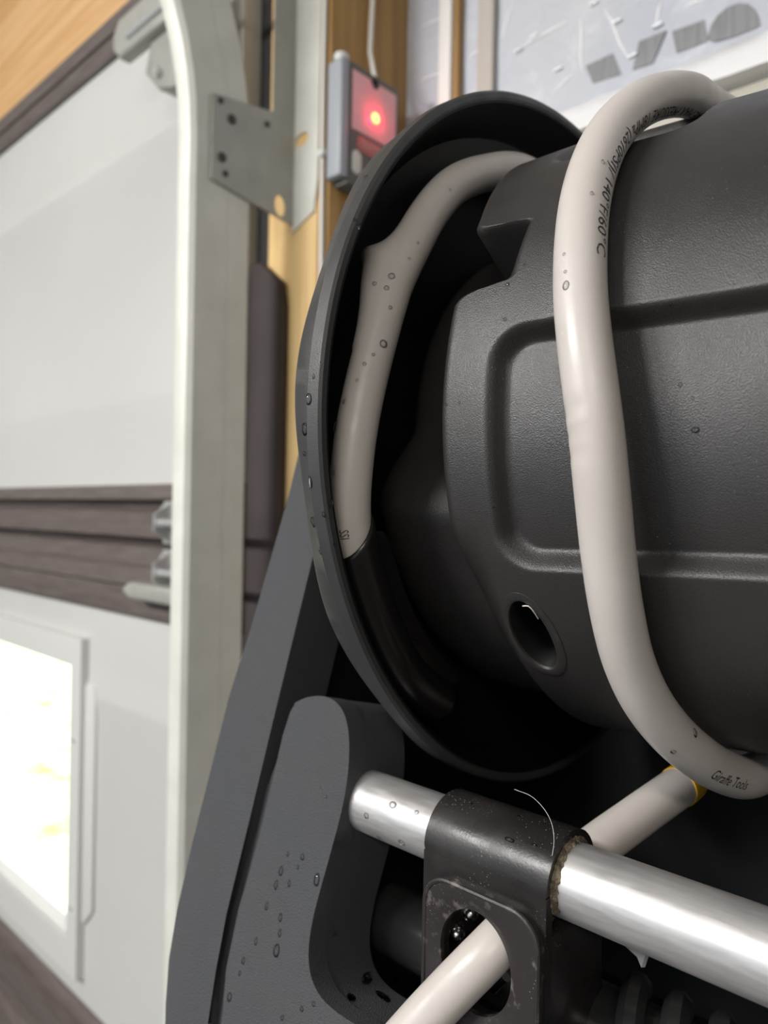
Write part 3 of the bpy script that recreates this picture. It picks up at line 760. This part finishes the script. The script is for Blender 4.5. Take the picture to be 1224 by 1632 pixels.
HOS = ('clear water drop beaded on the hose beside the flange', 'water drops on the inner hose')
WRP = ('clear water drop clinging to the hose turn on the drum', 'water drops on the outer hose turn')
PAD = ('water drop on the textured black leg of the reel', 'water drops on the reel leg')
DRM = ('tiny water drop on the smooth black drum', 'water drops on the drum')
BAR = ('water drop clinging to the left end of the aluminium crossbar', 'water drops on the crossbar')
GUI = ('water drop lying on top of the black hose guide', 'water drops on the hose guide')
for x, y, r, e in [(492, 636, 8, 1.25), (486, 684, 9, 1.2), (485, 723, 4, 1), (499, 832, 7, 1.3), (511, 878, 5, 1.3), (494, 768, 6, 1.8), (583, 282, 4, 1), (688, 171, 7, .8), (500, 600, 3, 1.5), (516, 820, 4, 1.3), (571, 362, 4, 1.3), (565, 350, 3, 1), (560, 398, 3, 1)]: drop(x, y, r, *RIM, e)
for x, y, r, e in [(624, 440, 6, 1), (616, 459, 4.5, 1), (597, 452, 4, 1), (611, 548, 7, 1), (622, 490, 3.5, 1), (595, 565, 3, 1), (581, 580, 3.5, 1), (569, 606, 3, 1), (717, 302, 2.5, 1), (666, 387, 2.5, 1), (536, 680, 7, 1.5), (533, 753, 4, 1.2), (527, 802, 5, 1.6), (549, 640, 4, 1.2), (533, 866, 4, 1), (652, 412, 2.5, 1)]: drop(x, y, r, *HOS, e)
for x, y, r, e in [(902, 455, 7, 1.25), (899, 405, 3, 1), (961, 258, 4, 1.2), (943, 308, 3.5, 1.2), (1107, 1168, 6, 1.3), (1073, 1198, 5, 1), (901, 433, 3, 1)]: drop(x, y, r, *WRP, e)
for x, y, r, e in [(448, 1388, 5, 1.6), (440, 1410, 4.5, 1.8), (461, 1408, 3.5, 1.7), (482, 1366, 4.5, 1.1), (425, 1444, 4, 1.7), (447, 1462, 4.5, 1.6), (446, 1487, 4, 1.6), (441, 1515, 8, 1.3), (408, 1500, 4, 1.6), (388, 1531, 4.5, 1.3), (382, 1551, 3, 1.4), (366, 1589, 6, 1.2), (505, 1402, 7, 1.5), (459, 1361, 3, 1.3), (475, 1382, 3, 1.2), (533, 1487, 4, 1.2), (481, 1608, 4, 1), (450, 1622, 4, 1), (500, 1600, 4, 1), (520, 1270, 2.5, 1), (511, 1255, 2, 1), (550, 1335, 2.5, 1)]: drop(x, y, r, *PAD, e)
for x, y, r, e in [(1108, 685, 7, .7), (1084, 613, 4, 1.2), (1104, 635, 2.5, 1), (805, 509, 3.5, 1), (809, 453, 3.5, 1), (836, 421, 2.5, 1), (1068, 485, 2.5, 1), (732, 642, 2.5, 1), (712, 645, 2.5, 1), (678, 982, 3.5, 1), (684, 997, 2.5, 1), (660, 1023, 6, .7), (664, 920, 2.5, 1), (786, 808, 2, 1), (660, 796, 2.5, 1)]: drop(x, y, r, *DRM, e)
for x, y, r, e in [(584, 1300, 5, 1), (626, 1283, 7, .8), (640, 1342, 6, .7), (604, 1334, 4, 1), (664, 1295, 4, 1), (622, 1350, 5, .8)]: drop(x, y, r, *BAR, e)
for x, y, r, e in [(812, 1339, 9, .45), (852, 1347, 5, .6), (826, 1301, 2.5, 1), (751, 1281, 2.5, 1)]: drop(x, y, r, *GUI, e)
PUD = ('thin puddle of water on the black ledge at the foot of the reel leg', 'puddles on the reel ledge')
for x, y, r, e in [(585, 1560, 17, .5), (610, 1588, 20, .45), (560, 1590, 13, .6), (632, 1562, 11, .5)]: drop(x, y, r, *PUD, e, .06)
# each drop told apart by its rank from the top of its surface
ORD = ['topmost', 'second', 'third', 'fourth', 'fifth', 'sixth', 'seventh', 'eighth', 'ninth', 'tenth', 'eleventh', 'twelfth', 'thirteenth', 'fourteenth', 'fifteenth', 'sixteenth', 'seventeenth', 'eighteenth', 'nineteenth', 'twentieth', 'twenty-first', 'twenty-second', 'twenty-third', 'twenty-fourth']
WORDS = {RIM[1]: 'clear water drop %s on the black rim of the drum flange', HOS[1]: 'clear water drop %s on the inner hose beside the flange', WRP[1]: 'clear water drop %s on the outer hose turn around the drum',
         PAD[1]: 'water drop %s on the textured black leg of the reel', DRM[1]: 'tiny water drop %s on the smooth black drum', BAR[1]: 'water drop %s on the left end of the aluminium crossbar',
         GUI[1]: 'water drop %s on top of the black hose guide', PUD[1]: 'thin water puddle %s on the black ledge below the reel leg'}
for g in WORDS:
    L = sorted([t[:3]+(t[3],) for t in new if t[0] == g], key=lambda t: (t[1], t[2]))
    for i, t in enumerate(L):
        t[3]['label'] = WORDS[g] % ('topmost' if i == 0 else 'lowest' if i == len(L)-1 else ORD[i]+' from the top,')
        if g == PUD[1]: t[3].name = 'water_puddle'; t[3]['category'] = 'puddle'
